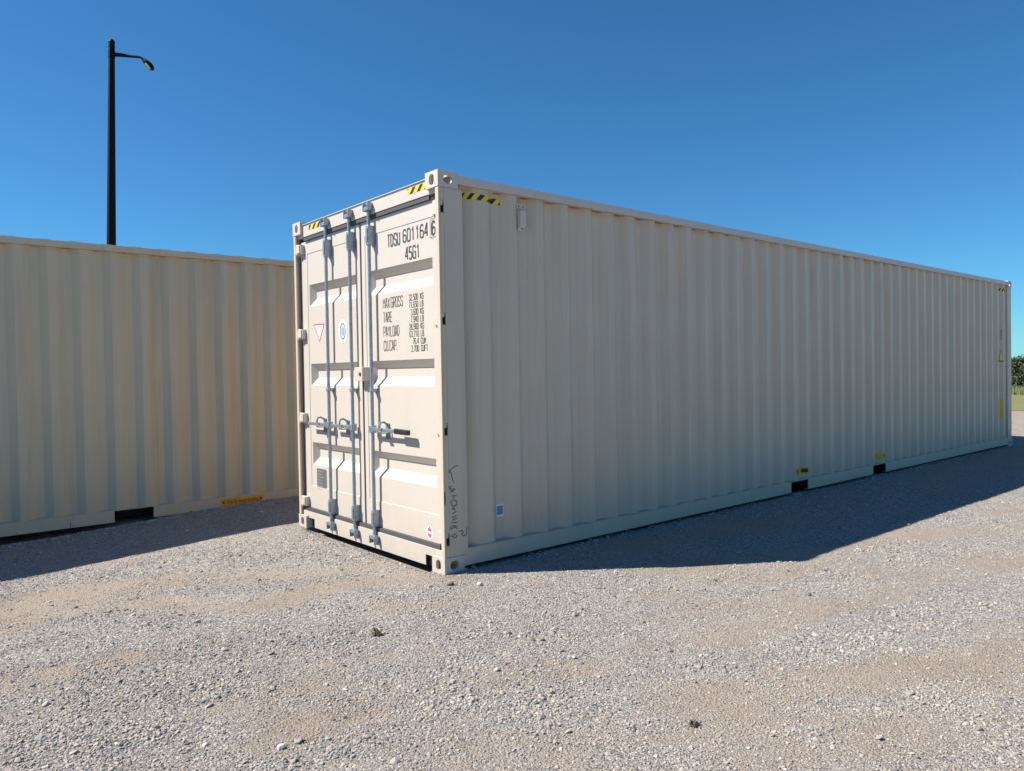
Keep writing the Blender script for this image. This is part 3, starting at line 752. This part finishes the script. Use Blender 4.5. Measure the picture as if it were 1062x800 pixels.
# loose stones
def stone_mat():
    m = mat('gravel_stone', (.3, .3, .3), .85); b = m.node_tree.nodes['Principled BSDF']; b.inputs['Specular IOR Level'].default_value = .3
    oi = N(m, 'ShaderNodeObjectInfo')
    c = ramp(m, oi.outputs['Random'], [(0, (.09, .085, .08)), (.14, (.19, .185, .18)), (.36, (.31, .30, .285)), (.56, (.30, .305, .32)), (.70, (.38, .335, .28)), (.80, (.46, .42, .36)), (.90, (.34, .25, .185)), (1, (.60, .56, .50))])
    n = noise(m, mapping(m), 3, 3)
    L(m, mixc(m, ramp(m, n, [(.3, .0), (.7, .5)]), c, (.35, .32, .28)), b.inputs['Base Color']); return m
SM_ = stone_mat()
protos = bpy.data.collections.new('stone_kinds')
def stone_mesh(seed, sub=2, flat=.62):
    bm = bmesh.new(); bmesh.ops.create_icosphere(bm, subdivisions=sub, radius=1); r = random.Random(seed)
    pl = [(Vector((r.gauss(0, 1), r.gauss(0, 1), r.gauss(0, 1))).normalized(), r.uniform(.55, .85)) for _ in range(9)]
    for v in bm.verts:
        for n_, d in pl:
            e = v.co.dot(n_) - d
            if e > 0: v.co -= n_ * e * .92
    sx, sy = r.uniform(.85, 1.25), r.uniform(.7, 1.0)
    for v in bm.verts: v.co = Vector((v.co.x * sx, v.co.y * sy, v.co.z * flat))
    me = bpy.data.meshes.new('stone'); bm.to_mesh(me); bm.free(); me.materials.append(SM_); return me
for k in range(8):
    o = bpy.data.objects.new('stone_kind', stone_mesh(100 + k)); protos.objects.link(o)
def scatter():
    pts = []
    # rings round the camera's side of the yard; density falls with distance
    for d0, d1, dens in ((1.6, 4.5, 11000), (4.5, 7, 4800), (7, 10.5, 1500), (10.5, 16, 450), (16, 30, 90)):
        half = R(46); area = half * (d1 ** 2 - d0 ** 2); n = int(area * dens)
        r = np.sqrt(rng.uniform(d0 ** 2, d1 ** 2, n)); a = math.pi / 2 + YAW + rng.uniform(-half, half, n)
        x, y = CX + r * np.cos(a), CY + r * np.sin(a)
        keep = ~((x > .02) & (x < 12.17) & (y > .03) & (y < 2.41)) & ~((x > -5.9) & (x < 6.2) & (y > 4.09) & (y < 6.5))
        dd = dirt(x, y); clump = fbm(x * 3.5, y * 3.5, 15, 3)
        keep &= rng.uniform(0, 1, n) < (1 - .45 * dd) * (.45 + 1.0 * sm(.35, .65, clump))
        x, y, dd, r, clump = x[keep], y[keep], dd[keep], r[keep], clump[keep]
        size = np.exp(rng.normal(math.log(.0034), .46, len(x))) * (1 + .3 * sm(.5, .7, clump)) * (1 - .25 * dd) * (1 + np.clip(r - 5, 0, 20) * .06)
        size = np.clip(size, .003, .022)
        big = rng.uniform(0, 1, len(x)) < .004
        size[big] *= rng.uniform(1.5, 2.6, big.sum())
        pts.append(np.stack([x, y, height(x, y) + size * .18, size], 1))
    # stones kicked up against the bottom rails
    for x0, x1, yc, wd, m_ in ((.1, 12.1, -.005, .045, 5200), (-5.9, 1.5, 3.985, .05, 3600)):
        x = rng.uniform(x0, x1, m_); y = yc + rng.normal(0, wd, m_); k = (fbm(x * 2.3, y * 2, 210, 3) > .42) & (y < yc + .07); x, y = x[k], y[k]
        size = np.clip(np.exp(rng.normal(math.log(.0062), .5, len(x))), .003, .024); pts.append(np.stack([x, y, height(x, y) + size * .3, size], 1))
    return np.concatenate(pts)
pt = scatter(); n = len(pt); print('stones', n)
gm = bpy.data.meshes.new('gravel'); gm.vertices.add(n); gm.vertices.foreach_set('co', pt[:, :3].astype(np.float32).ravel())
for nm, ty, arr in (('scl', 'FLOAT_VECTOR', np.stack([pt[:, 3] * rng.uniform(.8, 1.3, n), pt[:, 3] * rng.uniform(.8, 1.3, n), pt[:, 3] * rng.uniform(.7, 1.2, n)], 1)),
                    ('rot', 'FLOAT_VECTOR', np.stack([rng.uniform(-.6, .6, n), rng.uniform(-.6, .6, n), rng.uniform(0, 6.28, n)], 1))):
    a = gm.attributes.new(nm, ty, 'POINT'); a.data.foreach_set('vector', arr.astype(np.float32).ravel())
a = gm.attributes.new('pick', 'INT', 'POINT'); a.data.foreach_set('value', rng.integers(0, 8, n).astype(np.int32))
gravel = bpy.data.objects.new('gravel', gm); C.objects.link(gravel)
tag(gravel, 'loose grey and tan gravel stones strewn over the whole yard', 'gravel', kind='stuff')
ng = bpy.data.node_groups.new('scatter_stones', 'GeometryNodeTree')
ng.interface.new_socket('Geometry', in_out='INPUT', socket_type='NodeSocketGeometry'); ng.interface.new_socket('Geometry', in_out='OUTPUT', socket_type='NodeSocketGeometry')
gi = ng.nodes.new('NodeGroupInput'); go = ng.nodes.new('NodeGroupOutput')
iop = ng.nodes.new('GeometryNodeInstanceOnPoints'); ci = ng.nodes.new('GeometryNodeCollectionInfo'); ci.inputs[0].default_value = protos
ci.inputs['Separate Children'].default_value = True; ci.inputs['Reset Children'].default_value = True
def attr(nm, ty):
    nn = ng.nodes.new('GeometryNodeInputNamedAttribute'); nn.data_type = ty; nn.inputs[0].default_value = nm; return nn.outputs[0]
ng.links.new(gi.outputs[0], iop.inputs['Points']); ng.links.new(ci.outputs[0], iop.inputs['Instance']); iop.inputs['Pick Instance'].default_value = True
ng.links.new(attr('pick', 'INT'), iop.inputs['Instance Index']); ng.links.new(attr('scl', 'FLOAT_VECTOR'), iop.inputs['Scale'])
e2r = ng.nodes.new('FunctionNodeEulerToRotation'); ng.links.new(attr('rot', 'FLOAT_VECTOR'), e2r.inputs[0]); ng.links.new(e2r.outputs[0], iop.inputs['Rotation'])
ng.links.new(iop.outputs[0], go.inputs[0])
md = gravel.modifiers.new('scatter', 'NODES'); md.node_group = ng

# a few stones big enough to point at
def loose_stone(x, y, r, col, label, seed):
    me = stone_mesh(seed, 3, .7).copy(); m = mat('stone_surface', col, .9); b = m.node_tree.nodes['Principled BSDF']
    L(m, mixc(m, ramp(m, noise(m, mapping(m), 4, 5), [(.35, 0.), (.7, 1.)]), col, tuple(c * .72 for c in col)), b.inputs['Base Color'])
    me.materials.clear(); me.materials.append(m)
    o = bpy.data.objects.new('stone', me); C.objects.link(o)
    z = float(height(x, y)); o.location = (x, y, z + r * .35); o.scale = (r, r, r); o.rotation_euler = (.2, .1, seed)
    tag(o, label, 'stone', 'larger loose stones'); return o
loose_stone(-1.90, -1.60, .019, (.62, .60, .57), 'white upright stone lying alone in the near left foreground', 3)
loose_stone(-1.92, -.95, .016, (.26, .25, .24), 'dark grey flat stone left of the white stone on packed dirt', 4)
loose_stone(.02, -.38, .022, (.55, .50, .42), 'pale stone at the edge of the shadow right below the container corner', 5)
loose_stone(-.12, -.24, .026, (.16, .15, .14), 'dark flat stone touching the front corner fitting of the container', 6)
loose_stone(-.42, -1.72, .015, (.52, .46, .37), 'cream pebble in the middle of the yard below the container shadow', 8)

# weeds
M['weed'] = mat('weed_leaf', (.055, .075, .035), .7)
M['dry'] = mat('dry_stem', (.16, .14, .09), .8)
def weed(x, y, r, n, m, label, name='weed'):
    z = float(height(x, y)); root = empty(name, (x, y, z)); tag(root, label, 'weed', 'small weeds in the gravel'); mb = MB(); rr = random.Random(int(x * 100))
    for k in range(n):
        a = rr.uniform(0, 6.28); l = rr.uniform(.4, 1) * r; h = rr.uniform(.2, .7) * r; wd = l * .16
        d = Vector((math.cos(a), math.sin(a), 0)); s = Vector((-d.y, d.x, 0)) * wd
        p0 = Vector((0, 0, 0)) + d * rr.uniform(0, .3) * r; p1 = p0 + d * l * .5 + Vector((0, 0, h)); p2 = p0 + d * l + Vector((0, 0, h * rr.uniform(.3, 1)))
        mb.face([p0 - s * .3, p0 + s * .3, p1 + s, p1 - s]); mb.face([p1 - s, p1 + s, p2])
    mb.build('leaves', m, root, norm=False)
weed(-.56, -2.55, .028, 46, M['weed'], 'small green weed low in the foreground right of centre')
weed(-.97, -.72, .045, 40, M['dry'], 'grey dry weed in the gravel left of the near container corner')

# ---------------------------------------------------------------- grass and trees beyond the yard
GA = math.atan2(.272, .962); gd = Vector((math.cos(GA), math.sin(GA), 0)); gs = Vector((-gd.y, gd.x, 0)); cam0 = Vector((CX, CY, 0))
def slope(x): return -.024 * np.clip(x - 14, 0, 125)
mb = MB(); bm = mb.bm; ds = [35 + 6 * k for k in range(30)] + [260, 400, 700, 1100]; ss = [-500, -260, -140, -80, -40, -20, 0, 20, 40, 80, 140, 260, 500]
gr_ = []
for i, d in enumerate(ds):
    row = []
    for s in ss:
        p = cam0 + gd * (d + (math.sin(s * .35) * .5 if i == 0 else 0)) + gs * s; row.append(bm.verts.new((p.x, p.y, float(height(p.x, p.y)) + .012)))
    gr_.append(row)
for i in range(len(ds) - 1):
    for j in range(len(ss) - 1): bm.faces.new((gr_[i][j], gr_[i + 1][j], gr_[i + 1][j + 1], gr_[i][j + 1]))
gmz = mat('mown_grass', (.10, .14, .04), .9); bb = gmz.node_tree.nodes['Principled BSDF']
L(gmz, mixc(gmz, ramp(gmz, noise(gmz, mapping(gmz), .6, 6, .7), [(.3, 0.), (.7, 1.)]), (.12, .14, .035), (.20, .19, .07)), bb.inputs['Base Color'])
o = mb.build('grass_field', gmz); tag(o, 'mown green grass field beyond the far end of the yard', 'grass', kind='stuff')
# tall rough grass in front of the trees
nb = 9000; mb = MB(); rr = random.Random(5)
mt = mat('tall_grass_blade', (.17, .19, .08), .8)
for k in range(nb):
    d = 88 + rr.uniform(0, 9); s = rr.uniform(-30, 14); p = cam0 + gd * d + gs * s; z = float(-.024 * (p.x - 14)); h = rr.uniform(.45, 1.05); a = rr.uniform(0, 6.28)
    t = Vector((math.cos(a), math.sin(a), 0)) * .05; q_ = Vector((rr.uniform(-.15, .15), rr.uniform(-.15, .15), h)); p = Vector((p.x, p.y, z))
    mb.face([p - t, p + t, p + q_])
o = mb.build('tall_grass', mt, norm=False); tag(o, 'pale tall grass standing in front of the distant trees', 'tall grass', kind='stuff')
leafm = mat('tree_leaf', (.045, .075, .03), .6); bb = leafm.node_tree.nodes['Principled BSDF']
L(leafm, mixc(leafm, ramp(leafm, noise(leafm, mapping(leafm), .9, 3), [(.35, 0.), (.65, 1.)]), (.028, .050, .030), (.060, .085, .035)), bb.inputs['Base Color'])
bark = mat('tree_bark', (.09, .07, .05), .9)
def tree(seed):
    rr = random.Random(seed); root = empty('tree', (0, 0, 0)); H = 4.6
    tk = MB(); tk.tube([(0, 0, -.2), (.05, .03, 1.0), (.0, .1, 2.2), (.1, .05, 3.4)], [.17, .13, .09, .03], 8)
    cl = []
    for k in range(19):
        a = rr.uniform(0, 6.28); z = rr.uniform(1.0, 4.2); rad = rr.uniform(.5, 1.9) * (1 - abs(z - 2.4) / 3.2); c = Vector((math.cos(a) * rad, math.sin(a) * rad, z)); cl.append((c, rr.uniform(.45, .85)))
        tk.tube([(0, .05, max(.7, z - 1.0)), c * .5 + Vector((0, 0, z * .5 - .15)), c], [.06, .04, .015], 6)
    tk.build('trunk', bark, root)
    cr = MB()
    for c, r_ in cl:
        for j in range(330):
            v = Vector((rr.gauss(0, 1), rr.gauss(0, 1), rr.gauss(0, .8))).normalized() * r_ * rr.uniform(.35, 1.08)
            p = c + v; nn = Vector((rr.gauss(0, 1), rr.gauss(0, 1), rr.gauss(0, 1))).normalized(); t = nn.orthogonal().normalized() * .12; b_ = nn.cross(t) * .75
            cr.face([p - t, p - b_, p + t, p + b_])
    cr.build('crown', leafm, root, norm=False); return root
tt = [tree(21), tree(33)]
def place(root, d, s, sc, rz, label, first):
    r_ = root if first else root.copy()
    if not first:
        C.objects.link(r_)
        for ch in list(root.children):
            c = ch.copy(); C.objects.link(c); c.parent = r_
    p = cam0 + gd * d + gs * s; r_.location = (p.x, p.y, float(-.024 * (p.x - 14)) - .05); r_.scale = (sc, sc, sc); r_.rotation_euler = (0, 0, rz)
    tag(r_, label, 'tree', 'distant trees beyond the grass'); return r_
place(tt[0], 101, -.9, 1.0, .4, 'dark green bushy tree at the right edge of the picture beyond the grass', True)
place(tt[1], 104, 2.6, .92, 1.4, 'distant tree nearest to the far end of the long container', True)
place(tt[1], 100, -5.2, 1.15, 3.0, 'taller distant tree just past the right edge of the picture', False)
place(tt[0], 106, 7.0, .95, 2.2, 'distant tree standing behind the far end of the long container', False)
place(tt[1], 98, -8.6, 1.2, 5.6, 'big round tree out past the right edge of the picture', False)
place(tt[0], 103, -13.0, 1.05, 5.1, 'distant tree farthest to the right in the row beyond the grass', False)
place(tt[1], 110, 10.5, 1.1, 0.7, 'distant tree farthest left in the row, behind the long container', False)
place(tt[0], 98, -3.4, 0.8, 3.9, 'low bushy tree between the two taller ones at the right edge', False)
